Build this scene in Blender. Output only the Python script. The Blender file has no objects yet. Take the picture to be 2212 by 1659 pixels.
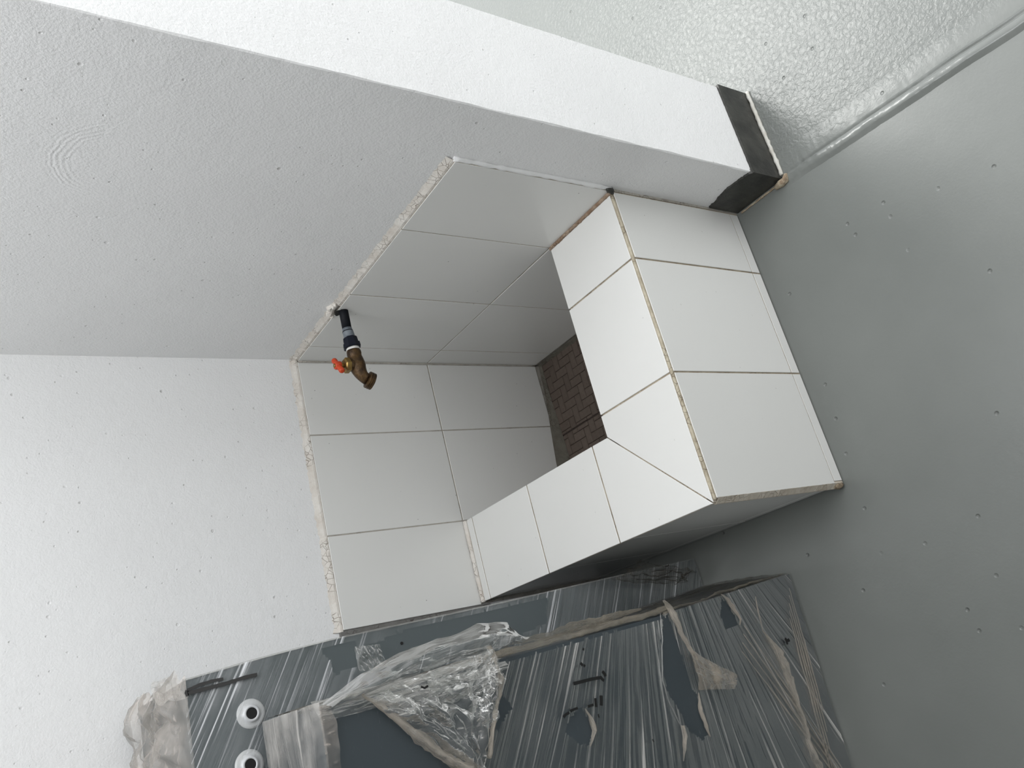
import bpy, bmesh, math, random
from mathutils import Vector, noise
random.seed(7)
scene = bpy.context.scene
COL = scene.collection
# ------------------------------------------------------------------ camera
cam_d = bpy.data.cameras.new('camera'); cam = bpy.data.objects.new('camera', cam_d); COL.objects.link(cam)
from mathutils import Matrix
RX, RY, RZ = [[0.2418063, 0.5351091, -0.8094369], [0.9105403, -0.4134183, -0.0012966], [-0.3353298, -0.7367114, -0.5872055]]
cam.matrix_world = Matrix(((RX[0], -RY[0], -RZ[0], 0.698690), (RX[1], -RY[1], -RZ[1], 1.427020), (RX[2], -RY[2], -RZ[2], 1.240152), (0, 0, 0, 1)))
cam_d.sensor_fit = 'HORIZONTAL'; cam_d.sensor_width = 36.0; cam_d.lens = 28.8553
cam_d.clip_start = 0.02; cam_d.clip_end = 60
scene.camera = cam
# ------------------------------------------------------------------ light and exposure
scene.view_settings.view_transform = 'Standard'; scene.view_settings.look = 'None'
scene.view_settings.gamma = 1.0; scene.view_settings.use_curve_mapping = False
scene.view_settings.exposure = 0.0
world = bpy.data.worlds.new('world'); scene.world = world; world.use_nodes = True
bg = world.node_tree.nodes['Background']
bg.inputs['Color'].default_value = (0.97, 0.985, 1.0, 1); bg.inputs['Strength'].default_value = 2.4

def area(name, loc, target, sx, sy, power, color=(1, 1, 1)):
    d = bpy.data.lights.new(name, 'AREA'); d.shape = 'RECTANGLE'; d.size = sx; d.size_y = sy; d.energy = power; d.color = color
    o = bpy.data.objects.new(name, d); COL.objects.link(o); o.location = loc
    o.rotation_euler = (Vector(target) - Vector(loc)).to_track_quat('-Z', 'Y').to_euler()
    return o
area('ceiling_lamp', (0.38, 0.95, 2.12), (0.38, 0.95, 0), 0.6, 1.2, 15.2, (0.965, 0.978, 1.0))
area('hall_lamp', (-2.0, -0.3, 2.4), (-0.2, 0.87, 0), 0.8, 0.8, 40, (1.0, 1.0, 0.97))

# ------------------------------------------------------------------ measured sizes (metres)
D, d_, W, w_ = 0.6544, 0.4815, 0.5307, 0.3652        # sink outer / inner rim
ZR, ZT, E, T = 0.3214, 0.6214, 0.759, 0.1932         # rim height, tile top, wall end, wall thickness
PL = -0.006                                          # plaster plane, 6 mm behind the tile faces

FRX, ADDED_JAMB = 0.55, 1.9     # daylight enters by the doorway; front opening and far jamb added to shape it
# ------------------------------------------------------------------ node helpers
class NT:
    def __init__(s, name, alpha=False):
        s.m = bpy.data.materials.new(name); s.m.use_nodes = True
        s.t = s.m.node_tree; s.t.nodes.clear()
        s.out = s.n('ShaderNodeOutputMaterial')
        s.tc = s.n('ShaderNodeTexCoord')
    def n(s, kind, **kw):
        nd = s.t.nodes.new(kind)
        for k, v in kw.items():
            if k in nd.inputs.keys(): nd.inputs[k].default_value = v
            else: setattr(nd, k, v)
        return nd
    def l(s, a, b): s.t.links.new(a, b)
    def mapping(s, scale=(1, 1, 1), rot=(0, 0, 0), src='Object'):
        mp = s.n('ShaderNodeMapping'); mp.inputs['Scale'].default_value = scale; mp.inputs['Rotation'].default_value = rot
        s.l(s.tc.outputs[src], mp.inputs['Vector']); return mp.outputs['Vector']
    def noise(s, scale, detail=4, rough=0.5, vec=None, dist=0.0):
        nd = s.n('ShaderNodeTexNoise'); nd.inputs['Scale'].default_value = scale; nd.inputs['Detail'].default_value = detail
        nd.inputs['Roughness'].default_value = rough; nd.inputs['Distortion'].default_value = dist
        s.l(vec if vec else s.tc.outputs['Object'], nd.inputs['Vector']); return nd.outputs['Fac']
    def voro(s, scale, vec=None, feature='F1', rnd=1.0):
        nd = s.n('ShaderNodeTexVoronoi', feature=feature); nd.inputs['Scale'].default_value = scale; nd.inputs['Randomness'].default_value = rnd
        s.l(vec if vec else s.tc.outputs['Object'], nd.inputs['Vector']); return nd
    def ramp(s, fac, stops):
        nd = s.n('ShaderNodeValToRGB'); cr = nd.color_ramp
        while len(cr.elements) < len(stops): cr.elements.new(0.5)
        for e, (p, c) in zip(cr.elements, stops):
            e.position = p; e.color = (c, c, c, 1) if not isinstance(c, tuple) else (*c, 1)
        s.l(fac, nd.inputs['Fac']); return nd.outputs['Color']
    def math(s, op, a, b=None, clamp=False):
        nd = s.n('ShaderNodeMath', operation=op, use_clamp=clamp)
        for i, v in enumerate((a, b)):
            if v is None: continue
            if isinstance(v, (int, float)): nd.inputs[i].default_value = v
            else: s.l(v, nd.inputs[i])
        return nd.outputs[0]
    def mix(s, fac, a, b, blend='MIX'):
        nd = s.n('ShaderNodeMix', data_type='RGBA', blend_type=blend)
        if isinstance(fac, (int, float)): nd.inputs[0].default_value = fac
        else: s.l(fac, nd.inputs[0])
        for i, v in ((6, a), (7, b)):
            if isinstance(v, tuple): nd.inputs[i].default_value = (*v, 1)
            else: s.l(v, nd.inputs[i])
        return nd.outputs[2]
    def bump(s, height, strength, dist=0.002, normal=None):
        nd = s.n('ShaderNodeBump'); nd.inputs['Strength'].default_value = strength; nd.inputs['Distance'].default_value = dist
        s.l(height, nd.inputs['Height'])
        if normal: s.l(normal, nd.inputs['Normal'])
        return nd.outputs['Normal']
    def pbr(s, color, rough, normal=None, spec=0.5, metal=0.0, coat=0.0):
        p = s.n('ShaderNodeBsdfPrincipled')
        if isinstance(color, tuple): p.inputs['Base Color'].default_value = (*color, 1)
        else: s.l(color, p.inputs['Base Color'])
        if isinstance(rough, (int, float)): p.inputs['Roughness'].default_value = rough
        else: s.l(rough, p.inputs['Roughness'])
        p.inputs['Specular IOR Level'].default_value = spec; p.inputs['Metallic'].default_value = metal
        p.inputs['Coat Weight'].default_value = coat
        if normal: s.l(normal, p.inputs['Normal'])
        s.l(p.outputs[0], s.out.inputs['Surface']); return p

def sep(t, vec):
    nd = t.n('ShaderNodeSeparateXYZ'); t.l(vec, nd.inputs[0]); return nd.outputs

# ------------------------------------------------------------------ materials
def m_plaster(name, col):
    t = NT(name)
    fine = t.noise(300, 5, 0.65); mid = t.noise(75, 4, 0.6); big = t.noise(5, 3)
    def pits(sc, r, lo, hi):
        dv = t.noise(sc * 3, 2); v = t.voro(sc); d = t.math('ADD', v.outputs['Distance'], t.math('MULTIPLY', t.math('SUBTRACT', dv, 0.5), r * 1.3))
        return t.math('MULTIPLY', t.ramp(d, [(r * 0.35, 1.0), (r, 0.0)]), t.ramp(v.outputs['Color'], [(lo, 0.0), (hi, 1.0)]))
    p1 = pits(24, 0.07, 0.50, 0.56); p2 = pits(58, 0.11, 0.54, 0.62)
    pit = t.math('MAXIMUM', p1, p2)
    c = t.mix(t.ramp(big, [(0.3, 0.0), (0.7, 1.0)]), tuple(x * 0.965 for x in col), col)
    dark = t.math('MULTIPLY', pit, t.ramp(t.noise(40, 2), [(0.42, 0.0), (0.72, 0.6)]))
    c = t.mix(dark, c, (0.34, 0.33, 0.31))
    tro = t.noise(1.0, 3, 0.6, t.mapping((160, 160, 14), (0.5, 0.5, 0.3)), 0.5)
    trm = t.ramp(t.noise(5.5, 2), [(0.50, 0.0), (0.66, 1.0)])
    h = t.math('ADD', t.math('MULTIPLY', fine, 0.5), t.math('MULTIPLY', mid, 0.75))
    h = t.math('ADD', h, t.math('MULTIPLY', t.math('MULTIPLY', tro, trm), 0.7))
    h = t.math('SUBTRACT', h, t.math('MULTIPLY', pit, 0.9))
    vd = t.n('ShaderNodeVectorMath', operation='DISTANCE'); t.l(t.tc.outputs['Object'], vd.inputs[0]); vd.inputs[1].default_value = (PL, 0.5306, 1.0393)
    rr = vd.outputs['Value']; zz = sep(t, t.tc.outputs['Object'])[2]
    arc = t.math('MULTIPLY', t.math('SINE', t.math('ADD', t.math('MULTIPLY', rr, 1050.0), t.math('MULTIPLY', t.noise(28, 4, 0.6), 16.0))), t.ramp(t.math('MULTIPLY', rr, 10.0), [(0.44, 0.0), (0.54, 1.0), (0.72, 1.0), (0.84, 0.0)]))
    arc = t.math('MULTIPLY', arc, t.math('MULTIPLY', t.math('SUBTRACT', zz, 1.0343), 14.0, clamp=True))
    h = t.math('ADD', h, t.math('MULTIPLY', arc, 0.13))
    t.pbr(c, 0.6, t.bump(h, 0.62, 0.0017), 0.3); return t.m
M_WALL = m_plaster('white_plaster', (0.855, 0.855, 0.85))

def m_tile():
    t = NT('white_glaze'); info = t.n('ShaderNodeObjectInfo')
    wav = t.noise(9, 2); spk = t.voro(44); s1 = t.ramp(spk.outputs['Distance'], [(0.0, 1.0), (0.03, 0.9), (0.055, 0.0)])
    pk = t.ramp(spk.outputs['Color'], [(0.74, 0.0), (0.78, 1.0)])
    c = t.mix(info.outputs['Random'], (0.745, 0.745, 0.722), (0.785, 0.785, 0.762))
    c = t.mix(t.math('MULTIPLY', t.noise(5, 3, 0.5), 0.14), c, (0.60, 0.585, 0.55))
    sv = t.voro(30, t.mapping((1.0, 2.6, 1.7), (0.3, 0.2, 0.5))); s2 = t.math('MULTIPLY', t.ramp(sv.outputs['Distance'], [(0.0, 0.6), (0.07, 0.0)]), t.ramp(sv.outputs['Color'], [(0.72, 0.0), (0.76, 1.0)]))
    c = t.mix(s2, c, (0.30, 0.28, 0.25))
    c = t.mix(t.math('MULTIPLY', t.math('MULTIPLY', s1, pk), 0.8), c, (0.09, 0.08, 0.07))
    t.pbr(c, 0.24, t.bump(wav, 0.12, 0.002), 0.4); return t.m
M_TILE = m_tile()

def m_grout(name, a, b, c3, sc=45):
    t = NT(name); n1 = t.noise(sc, 6, 0.65); n2 = t.noise(sc * 4, 4, 0.7)
    v = t.voro(95, feature='DISTANCE_TO_EDGE'); crack = t.ramp(v.outputs['Distance'], [(0.0, 1.0), (0.035, 0.0)])
    pk = t.ramp(t.noise(22, 2), [(0.48, 0.0), (0.56, 1.0)])
    crack = t.math('MULTIPLY', crack, pk)
    c = t.mix(t.ramp(n1, [(0.35, 0.0), (0.65, 1.0)]), a, b)
    c = t.mix(t.math('MULTIPLY', crack, 0.8), c, c3)
    h = t.math('SUBTRACT', n2, t.math('MULTIPLY', crack, 1.2))
    t.pbr(c, 0.85, t.bump(h, 0.7, 0.0015), 0.2); return t.m
M_GROUT = m_grout('grout_beige', (0.52, 0.46, 0.36), (0.36, 0.30, 0.23), (0.14, 0.10, 0.07))
M_GROUTW = m_grout('grout_wall', (0.50, 0.48, 0.43), (0.38, 0.35, 0.31), (0.2, 0.17, 0.14))
M_CREAM = m_grout('mortar_cream', (0.78, 0.75, 0.70), (0.66, 0.61, 0.55), (0.27, 0.20, 0.15), 25)
M_EDGE = m_grout('tile_body', (0.66, 0.61, 0.53), (0.52, 0.46, 0.38), (0.30, 0.22, 0.15))
M_STAIN = m_grout('caulk_brown', (0.42, 0.33, 0.25), (0.22, 0.14, 0.09), (0.07, 0.04, 0.03), 60)
M_YEL = m_grout('grout_yellowed', (0.56, 0.51, 0.40), (0.36, 0.31, 0.23), (0.14, 0.10, 0.07), 70)
M_CEMENT = m_grout('grey_cement', (0.20, 0.195, 0.185), (0.15, 0.145, 0.135), (0.07, 0.06, 0.05), 40)
M_MUD = m_grout('fillet_mortar', (0.15, 0.14, 0.115), (0.105, 0.095, 0.078), (0.07, 0.055, 0.04), 30)

def m_brick():
    t = NT('brown_mosaic'); info = t.n('ShaderNodeObjectInfo'); n1 = t.noise(150, 4, 0.6)
    c = t.mix(info.outputs['Random'], (0.098, 0.076, 0.062), (0.122, 0.096, 0.079))
    c = t.mix(t.ramp(n1, [(0.4, 0.0), (0.75, 0.4)]), c, (0.065, 0.048, 0.038))
    t.pbr(c, 0.75, t.bump(n1, 0.4, 0.001), 0.25); return t.m
M_BRICK = m_brick()
def m_plain(name, col, rough, spec=0.5, metal=0.0, bump=None, var=None, coat=0.0):
    t = NT(name); c = col; nm = None
    if var: c = t.mix(t.ramp(t.noise(var[0], 5, 0.6), [(0.35, 0.0), (0.65, 1.0)]), col, var[1])
    if bump: nm = t.bump(t.noise(bump[0], 5, 0.6), bump[1], 0.002)
    t.pbr(c, rough, nm, spec, metal, coat); return t.m
M_JOINT = m_plain('dark_joint', (0.035, 0.024, 0.018), 0.9)
M_BLACK = m_plain('black_paint', (0.016, 0.016, 0.014), 0.42, 0.5, bump=(70, 0.8), var=(18, (0.05, 0.05, 0.043)))
M_CAULKW = m_plain('white_caulk', (0.62, 0.62, 0.58), 0.6, bump=(80, 0.6), var=(40, (0.45, 0.43, 0.38)))
M_DIRT = m_grout('corner_dirt', (0.45, 0.40, 0.30), (0.25, 0.18, 0.12), (0.08, 0.05, 0.03), 90)

def m_floor(nm, ro):
    t = NT(nm); x = sep(t, t.tc.outputs['Object'])[0]
    hall = t.ramp(x, [(0.0, 1.0), (0.02, 0.0)])     # rough-cast side of the joint lies at x < 0
    neg = t.math('MULTIPLY', x, -1.0)
    hall = t.math('SMOOTH_MIN', t.ramp(t.math('MULTIPLY', neg, 8.0), [(0.02, 0.0), (0.35, 1.0)]), 1.0)
    cast = t.noise(120, 3, 0.55, dist=0.6); fine = t.noise(260, 4, 0.6); big = t.noise(4, 3, 0.6)
    v = t.voro(13); v.voronoi_dimensions = '2D'; pit = t.math('MULTIPLY', t.ramp(v.outputs['Distance'], [(0.018, 1.0), (0.045, 0.0)]), t.ramp(v.outputs['Color'], [(0.58, 0.0), (0.74, 1.0)]))
    h = t.math('MULTIPLY', cast, t.math('ADD', t.math('MULTIPLY', hall, 0.75), 0.05))
    h = t.math('ADD', h, t.math('MULTIPLY', fine, 0.05)); h = t.math('ADD', h, t.math('MULTIPLY', big, 0.6))
    h = t.math('SUBTRACT', h, t.math('MULTIPLY', pit, 1.3))
    c = t.mix(t.ramp(big, [(0.3, 0.0), (0.7, 1.0)]), (0.155, 0.165, 0.155), (0.175, 0.185, 0.174))
    c = t.mix(t.math('MULTIPLY', pit, 0.2), c, (0.12, 0.12, 0.11))
    t.pbr(c, ro, t.bump(h, 0.5, 0.004), 0.5); return t.m
M_FLOOR = m_floor('grey_floor_paint', 0.30); M_RIDGE = m_floor('grey_ridge_paint', 0.22)

def m_steel(nm, ca, cb):
    t = NT(nm); n1 = t.noise(7, 3); sc = t.noise(60, 3, 0.6, t.mapping((1, 1, 9), (0.0, 0.6, 0)))
    c = t.mix(n1, ca, cb)
    c = t.mix(t.ramp(sc, [(0.66, 0.0), (0.78, 0.35)]), c, (0.3, 0.32, 0.33))
    t.pbr(c, 0.42, None, 0.45); return t.m
M_STEEL = m_steel('grey_blue_steel_paint', (0.046, 0.058, 0.067), (0.056, 0.069, 0.078)); M_STEELR = m_steel('grey_green_steel_paint', (0.085, 0.102, 0.108), (0.10, 0.118, 0.122))

def m_film(name, base, gain, tint=(0.86, 0.84, 0.80), rough=0.18, su=7.0, sv=120.0, bumpk=0.5, gloss=0.35):
    """clear stretch film: see-through with whitish stretch lines along u"""
    t = NT(name); uv = t.mapping((su, sv, 1), src='UV')
    s1 = t.noise(1.0, 2, 0.5, uv, 0.1)
    uv2 = t.mapping((su * 0.6, sv * 0.16, 1), src='UV'); s2 = t.noise(1.0, 4, 0.6, uv2, 0.4)
    s3 = t.noise(1.0, 2, 0.5, t.mapping((su * 2.2, sv * 2.3, 1), src='UV'), 0.1)
    patch = t.ramp(t.noise(13.0, 4, 0.6), [(0.40, 0.0), (0.68, 1.0)])
    st = t.math('MULTIPLY', t.ramp(s1, [(0.585, 0.0), (0.63, 0.4), (0.70, 1.0)]), t.ramp(s2, [(0.36, 0.1), (0.62, 1.0)]))
    st = t.math('ADD', st, t.math('MULTIPLY', t.ramp(s3, [(0.62, 0.0), (0.76, 0.45)]), patch))
    haze = t.math('MULTIPLY', t.math('ADD', t.math('MULTIPLY', t.ramp(s2, [(0.35, 0.2), (0.7, 1.0)]), 0.6), t.math('MULTIPLY', patch, 0.7)), base)
    fac = t.math('ADD', t.math('MULTIPLY', st, gain), haze, clamp=True)
    nm = t.bump(t.math('ADD', s1, s2), bumpk, 0.004)
    tr = t.n('ShaderNodeBsdfTransparent'); tr.inputs[0].default_value = (0.97, 0.97, 0.96, 1)
    df = t.n('ShaderNodeBsdfDiffuse'); df.inputs[0].default_value = (*tint, 1); t.l(nm, df.inputs['Normal'])
    gl = t.n('ShaderNodeBsdfGlossy'); gl.inputs['Roughness'].default_value = rough; gl.inputs[0].default_value = (1, 1, 1, 1); t.l(nm, gl.inputs['Normal'])
    fr = t.n('ShaderNodeFresnel'); fr.inputs['IOR'].default_value = 1.45; t.l(nm, fr.inputs['Normal'])
    m1 = t.n('ShaderNodeMixShader'); t.l(fac, m1.inputs[0]); t.l(tr.outputs[0], m1.inputs[1]); t.l(df.outputs[0], m1.inputs[2])
    m2 = t.n('ShaderNodeMixShader'); t.l(t.math('MULTIPLY', fr.outputs[0], gloss, clamp=True), m2.inputs[0]); t.l(m1.outputs[0], m2.inputs[1]); t.l(gl.outputs[0], m2.inputs[2])
    t.l(m2.outputs[0], t.out.inputs['Surface']); return t.m
M_FILM = m_film('stretch_film', 0.05, 1.0, su=2.6, sv=190)
M_FILMR = m_film('stretch_film_rear', 0.11, 0.85, (0.86, 0.88, 0.90), su=4.0, sv=190)
M_FILMC = m_film('crumpled_film', 0.10, 0.42, rough=0.11, su=7, sv=30, bumpk=0.3, gloss=0.7)
M_FILMT = m_film('bunched_film_taupe', 0.50, 0.5, (0.56, 0.51, 0.465), 0.3, 14, 40)
M_FILMW = m_film('layered_film_white', 0.55, 0.5, (0.55, 0.53, 0.50), 0.35, 4, 150)
M_TAN = m_film('dusty_tan_film', 0.95, 0.2, (0.36, 0.31, 0.25), 0.35, 5, 12, gloss=0.3)
M_SIDE = m_film('shade_dark_side_film', 0.6, 0.3, (0.15, 0.135, 0.11), 0.4, 6, 22, gloss=0.12)  # side film coloured darker to paint in the shade beside the sink
M_EDGEF = m_film('film_edge', 0.35, 0.4, (0.7, 0.7, 0.68), 0.25, 6, 20)
M_ROPE = m_film('rolled_film', 0.62, 0.4, (0.50, 0.45, 0.385), 0.3, 6, 26, gloss=0.25)
M_ROPED = m_film('rolled_film_dark', 0.66, 0.3, (0.30, 0.27, 0.22), 0.35, 6, 22, gloss=0.2)  # darker brownish version of the rolled film, for the left edge
M_GAPSHADE = m_film('shade_dark_film', 0.55, 0.2, (0.075, 0.062, 0.048), 0.5, 9, 18, gloss=0.08)  # near-black tint paints the deep shade of the gap into the film
M_INK = m_plain('marker_ink', (0.008, 0.008, 0.008), 0.5)
M_INKG = m_plain('marker_ink_faded', (0.035, 0.034, 0.033), 0.6)
M_RING = m_plain('white_plastic', (0.56, 0.57, 0.58), 0.3)
M_HOLE = m_plain('hole_black', (0.006, 0.006, 0.006), 0.8)
M_PIPE = m_plain('dark_pipe', (0.005, 0.006, 0.009), 0.55, 0.2)
M_NAVY = m_plain('navy_plastic', (0.004, 0.006, 0.015), 0.5, 0.25)
M_GREYP = m_plain('grey_plastic', (0.20, 0.225, 0.25), 0.5, var=(120, (0.13, 0.15, 0.175)))
M_TAPE = m_plain('thread_tape', (0.80, 0.79, 0.76), 0.6, bump=(300, 0.5))
M_BRASS = m_plain('aged_brass', (0.115, 0.064, 0.022), 0.42, 0.5, 0.5, bump=(160, 0.6), var=(85, (0.038, 0.021, 0.010)))
M_BRASSY = m_plain('brass_nut', (0.34, 0.23, 0.075), 0.38, 0.5, 0.8, var=(60, (0.2, 0.12, 0.04)))
M_ORANGE = m_plain('orange_plastic', (0.56, 0.055, 0.010), 0.45)

# ------------------------------------------------------------------ geometry helpers
def link(name, me, mats, parent=None, smooth=False):
    o = bpy.data.objects.new(name, me); COL.objects.link(o)
    for m in (mats if isinstance(mats, (list, tuple)) else [mats]): me.materials.append(m)
    if smooth:
        for p in me.polygons: p.use_smooth = True
    if parent: o.parent = parent
    return o
def raw(name, vs, fs, mats, parent=None, smooth=False):
    me = bpy.data.meshes.new(name); me.from_pydata([tuple(v) for v in vs], [], fs); me.update()
    return link(name, me, mats, parent, smooth)
def bm_obj(name, bm, mats, parent=None, smooth=False):
    bmesh.ops.recalc_face_normals(bm, faces=bm.faces[:])
    me = bpy.data.meshes.new(name); bm.to_mesh(me); bm.free(); return link(name, me, mats, parent, smooth)
def box_bm(bm, x0, x1, y0, y1, z0, z1):
    v = [bm.verts.new((x, y, z)) for z in (z0, z1) for x, y in ((x0, y0), (x1, y0), (x1, y1), (x0, y1))]
    return [bm.faces.new([v[i] for i in q]) for q in ((3, 2, 1, 0), (4, 5, 6, 7), (0, 1, 5, 4), (1, 2, 6, 5), (2, 3, 7, 6), (3, 0, 4, 7))]
def box(name, x0, x1, y0, y1, z0, z1, mats, parent=None, bevel=0.0, glaze=None):
    bm = bmesh.new(); box_bm(bm, x0, x1, y0, y1, z0, z1)
    if bevel: bmesh.ops.bevel(bm, geom=bm.edges[:], offset=bevel, segments=1, affect='EDGES', profile=0.5)
    bmesh.ops.recalc_face_normals(bm, faces=bm.faces[:])
    if glaze:
        g = Vector(glaze)
        for f in bm.faces: f.material_index = 0 if f.normal.dot(g) > 0.5 else 1
    return bm_obj(name, bm, mats, parent)
def prism(name, poly, z0, z1, mats, parent=None, bevel=0.0, glaze=None):
    bm = bmesh.new()
    b = [bm.verts.new((x, y, z0)) for x, y in poly]; t = [bm.verts.new((x, y, z1)) for x, y in poly]; n = len(poly)
    bm.faces.new(b[::-1]); bm.faces.new(t)
    for i in range(n): bm.faces.new((b[i], b[(i + 1) % n], t[(i + 1) % n], t[i]))
    if bevel: bmesh.ops.bevel(bm, geom=bm.edges[:], offset=bevel, segments=1, affect='EDGES', profile=0.5)
    bmesh.ops.recalc_face_normals(bm, faces=bm.faces[:])
    if glaze:
        g = Vector(glaze)
        for f in bm.faces: f.material_index = 0 if f.normal.dot(g) > 0.5 else 1
    return bm_obj(name, bm, mats, parent)
def frame(dirv, up=Vector((0, 0, 1))):
    dv = dirv.normalized(); a = dv.cross(up)
    if a.length < 1e-4: a = dv.cross(Vector((0, 1, 0)))
    a.normalize(); return a, a.cross(dv).normalized()
def tube(name, pts, radii, mats, parent=None, n=16, caps=True, smooth=True, flat=1.0, twist=None, rough=0.0, uvs=False):
    """lofted tube through pts; radii one number or one per point; flat squashes the second axis"""
    pts = [Vector(p) for p in pts]
    if isinstance(radii, (int, float)): radii = [radii] * len(pts)
    vs, fs = [], []; ref = None
    for i, p in enumerate(pts):
        t = pts[min(i + 1, len(pts) - 1)] - pts[max(i - 1, 0)]
        if t.length < 1e-9: t = pts[i] - pts[i - 2] if i > 1 else Vector((1, 0, 0))
        if ref is None: a, b = frame(t)
        else:
            b = ref - t.normalized() * ref.dot(t.normalized()); b.normalize(); a = t.normalized().cross(b)
        ref = b
        tw = twist[i] if twist else 0.0
        for k in range(n):
            an = 2 * math.pi * k / n + tw; r = radii[i]
            q = p + a * (math.cos(an) * r) + b * (math.sin(an) * r * flat)
            if rough: q += Vector(noise.noise_vector(q * 160)) * rough * r
            vs.append(q)
    for i in range(len(pts) - 1):
        for k in range(n):
            fs.append((i * n + k, i * n + (k + 1) % n, (i + 1) * n + (k + 1) % n, (i + 1) * n + k))
    if caps: fs.append(tuple(range(n))[::-1]); fs.append(tuple((len(pts) - 1) * n + k for k in range(n)))
    bm = bmesh.new(); bv = [bm.verts.new(v) for v in vs]
    for f in fs: bm.faces.new([bv[i] for i in f])
    if uvs:
        L = bm.loops.layers.uv.new('UVMap')
        bm.verts.index_update()
        for f in bm.faces:
            for lp in f.loops:
                idx = lp.vert.index; lp[L].uv = ((idx // n) * 0.02, (idx % n) / n)
    o = bm_obj(name, bm, mats, parent, smooth)
    if smooth and caps:
        for p in o.data.polygons:
            if len(p.vertices) > 4: p.use_smooth = False
    return o
def thing(name, label, cat, loc=(0, 0, 0), group=None):
    o = bpy.data.objects.new(name, None); COL.objects.link(o); o.empty_display_size = 0.05
    o.location = loc; o['label'] = label; o['category'] = cat
    if group: o['group'] = group
    return o
def keep(o, parent):     # parent without moving: the parts are modelled in room coordinates
    o.parent = parent; o.matrix_parent_inverse = Matrix.Translation(-Vector(parent.location)); return o
def under(root, objs):
    for o in objs: keep(o, root)
def structure(o): o['kind'] = 'structure'; return o
def interp(tab, z):
    for (a, va), (b, vb) in zip(tab, tab[1:]):
        if z <= b or (b, vb) == tab[-1]:
            return va + (vb - va) * (z - a) / (b - a)
def fbm(p, o=4):
    s, a = 0.0, 1.0; p = Vector(p)
    for _ in range(o): s += a * noise.noise(p); p = p * 2.03 + Vector((3.1, 1.7, 5.3)); a *= 0.5
    return s
def crease(p, o=3):
    s, a = 0.0, 1.0; p = Vector(p)
    p = p + Vector(noise.noise_vector(p * 0.6)) * 0.6
    for _ in range(o): s += a * abs(noise.noise(p)); p = p * 2.1 + Vector((1.3, 4.7, 2.9)); a *= 0.5
    return s
def inside(x, y, poly):
    c = False; j = len(poly) - 1
    for i in range(len(poly)):
        (xi, yi), (xj, yj) = poly[i], poly[j]
        if (yi > y) != (yj > y) and x < (xj - xi) * (y - yi) / (yj - yi) + xi: c = not c
        j = i
    return c
def sheet(name, nu, nv, fn, mats, parent=None, uv=None, keepf=None, smooth=True):
    """grid sheet: fn(a, b) -> point for a, b in 0..1; keepf(a, b) False leaves a tear there"""
    vs = [Vector(fn(i / nu, j / nv)) for j in range(nv + 1) for i in range(nu + 1)]
    fs = []
    for j in range(nv):
        for i in range(nu):
            if keepf and not keepf((i + .5) / nu, (j + .5) / nv): continue
            k = j * (nu + 1) + i; fs.append((k, k + 1, k + nu + 2, k + nu + 1))
    used = sorted({i for f in fs for i in f}); mp = {o: n for n, o in enumerate(used)}
    me = bpy.data.meshes.new(name); me.from_pydata([tuple(vs[i]) for i in used], [], [tuple(mp[i] for i in f) for f in fs]); me.update()
    L = me.uv_layers.new(name='UVMap')
    uvv = [uv((i % (nu + 1)) / nu, (i // (nu + 1)) / nv) if uv else ((i % (nu + 1)) / nu, (i // (nu + 1)) / nv) for i in used]
    for lp in me.loops: L.data[lp.index].uv = uvv[lp.vertex_index]
    return link(name, me, mats, parent, smooth)

# ------------------------------------------------------------------ room shell
def jag_wall():
    """wall on the right: plaster mass with a slightly uneven free end"""
    bm = bmesh.new(); nz = 150; z1 = 2.35; rows = []
    for k in range(nz + 1):
        z = z1 * k / nz
        e = 0.0018 * fbm((3.0, 0.0, z * 16)); f = 0.0015 * fbm((9.0, 0.0, z * 22))
        ch = 0.0016 + 0.0011 * fbm((5.0, 2.0, z * 30), 2)
        prof = [(PL, -0.15), (PL, 0.25), (PL, 0.60), (PL, E - 0.014), (PL + f * 0.5, E - ch), (PL - ch * 0.9, E + e * 0.5), (PL - 0.014, E), (-T + ch, E), (-T, E - ch), (-T, -0.15)]
        rows.append([bm.verts.new((x, y, z)) for x, y in prof])
    n = len(rows[0])
    for a, b in zip(rows, rows[1:]):
        for i in range(n): bm.faces.new((a[i], a[(i + 1) % n], b[(i + 1) % n], b[i]))
    bm.faces.new(rows[0]); bm.faces.new(rows[-1][::-1])
    return bm_obj('wall_right', bm, M_WALL)
wall_right = structure(jag_wall())
wall_left = structure(box('wall_left', PL, 2.6, -0.2, PL, 0, 2.35, M_WALL))
structure(box('wall_back', 2.6, 2.75, -0.2, 3.4, 0, 2.35, M_WALL))
structure(box('wall_front', FRX, 2.6, 3.2, 3.4, 0, 2.35, M_WALL))  # stops short at FRX: opening added to let low daylight in
if ADDED_JAMB: structure(box('wall_jamb_added', -T, PL, ADDED_JAMB, 3.4, 0, 2.35, M_WALL))  # unseen wall added to narrow the doorway and cut the daylight
structure(box('ceiling', -T, 2.75, -0.2, 3.4, 2.35, 2.5, M_WALL))
bm = bmesh.new()                                    # floor slab, left open under the sink bowl
for q in ((-6, 0.0, -3, 6), (0.0, 2.75, D - 0.01, 6), (W - 0.012, 2.75, -0.2, D - 0.01), (0.0, W - 0.012, -3, 0.0)):
    box_bm(bm, q[0], q[1], q[2], q[3], -0.12, 0.0)
floor = structure(bm_obj('floor', bm, M_FLOOR))
structure(box('wall_hall', -6.2, -6, -3, 6, 0, 1.0, M_WALL))

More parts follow.
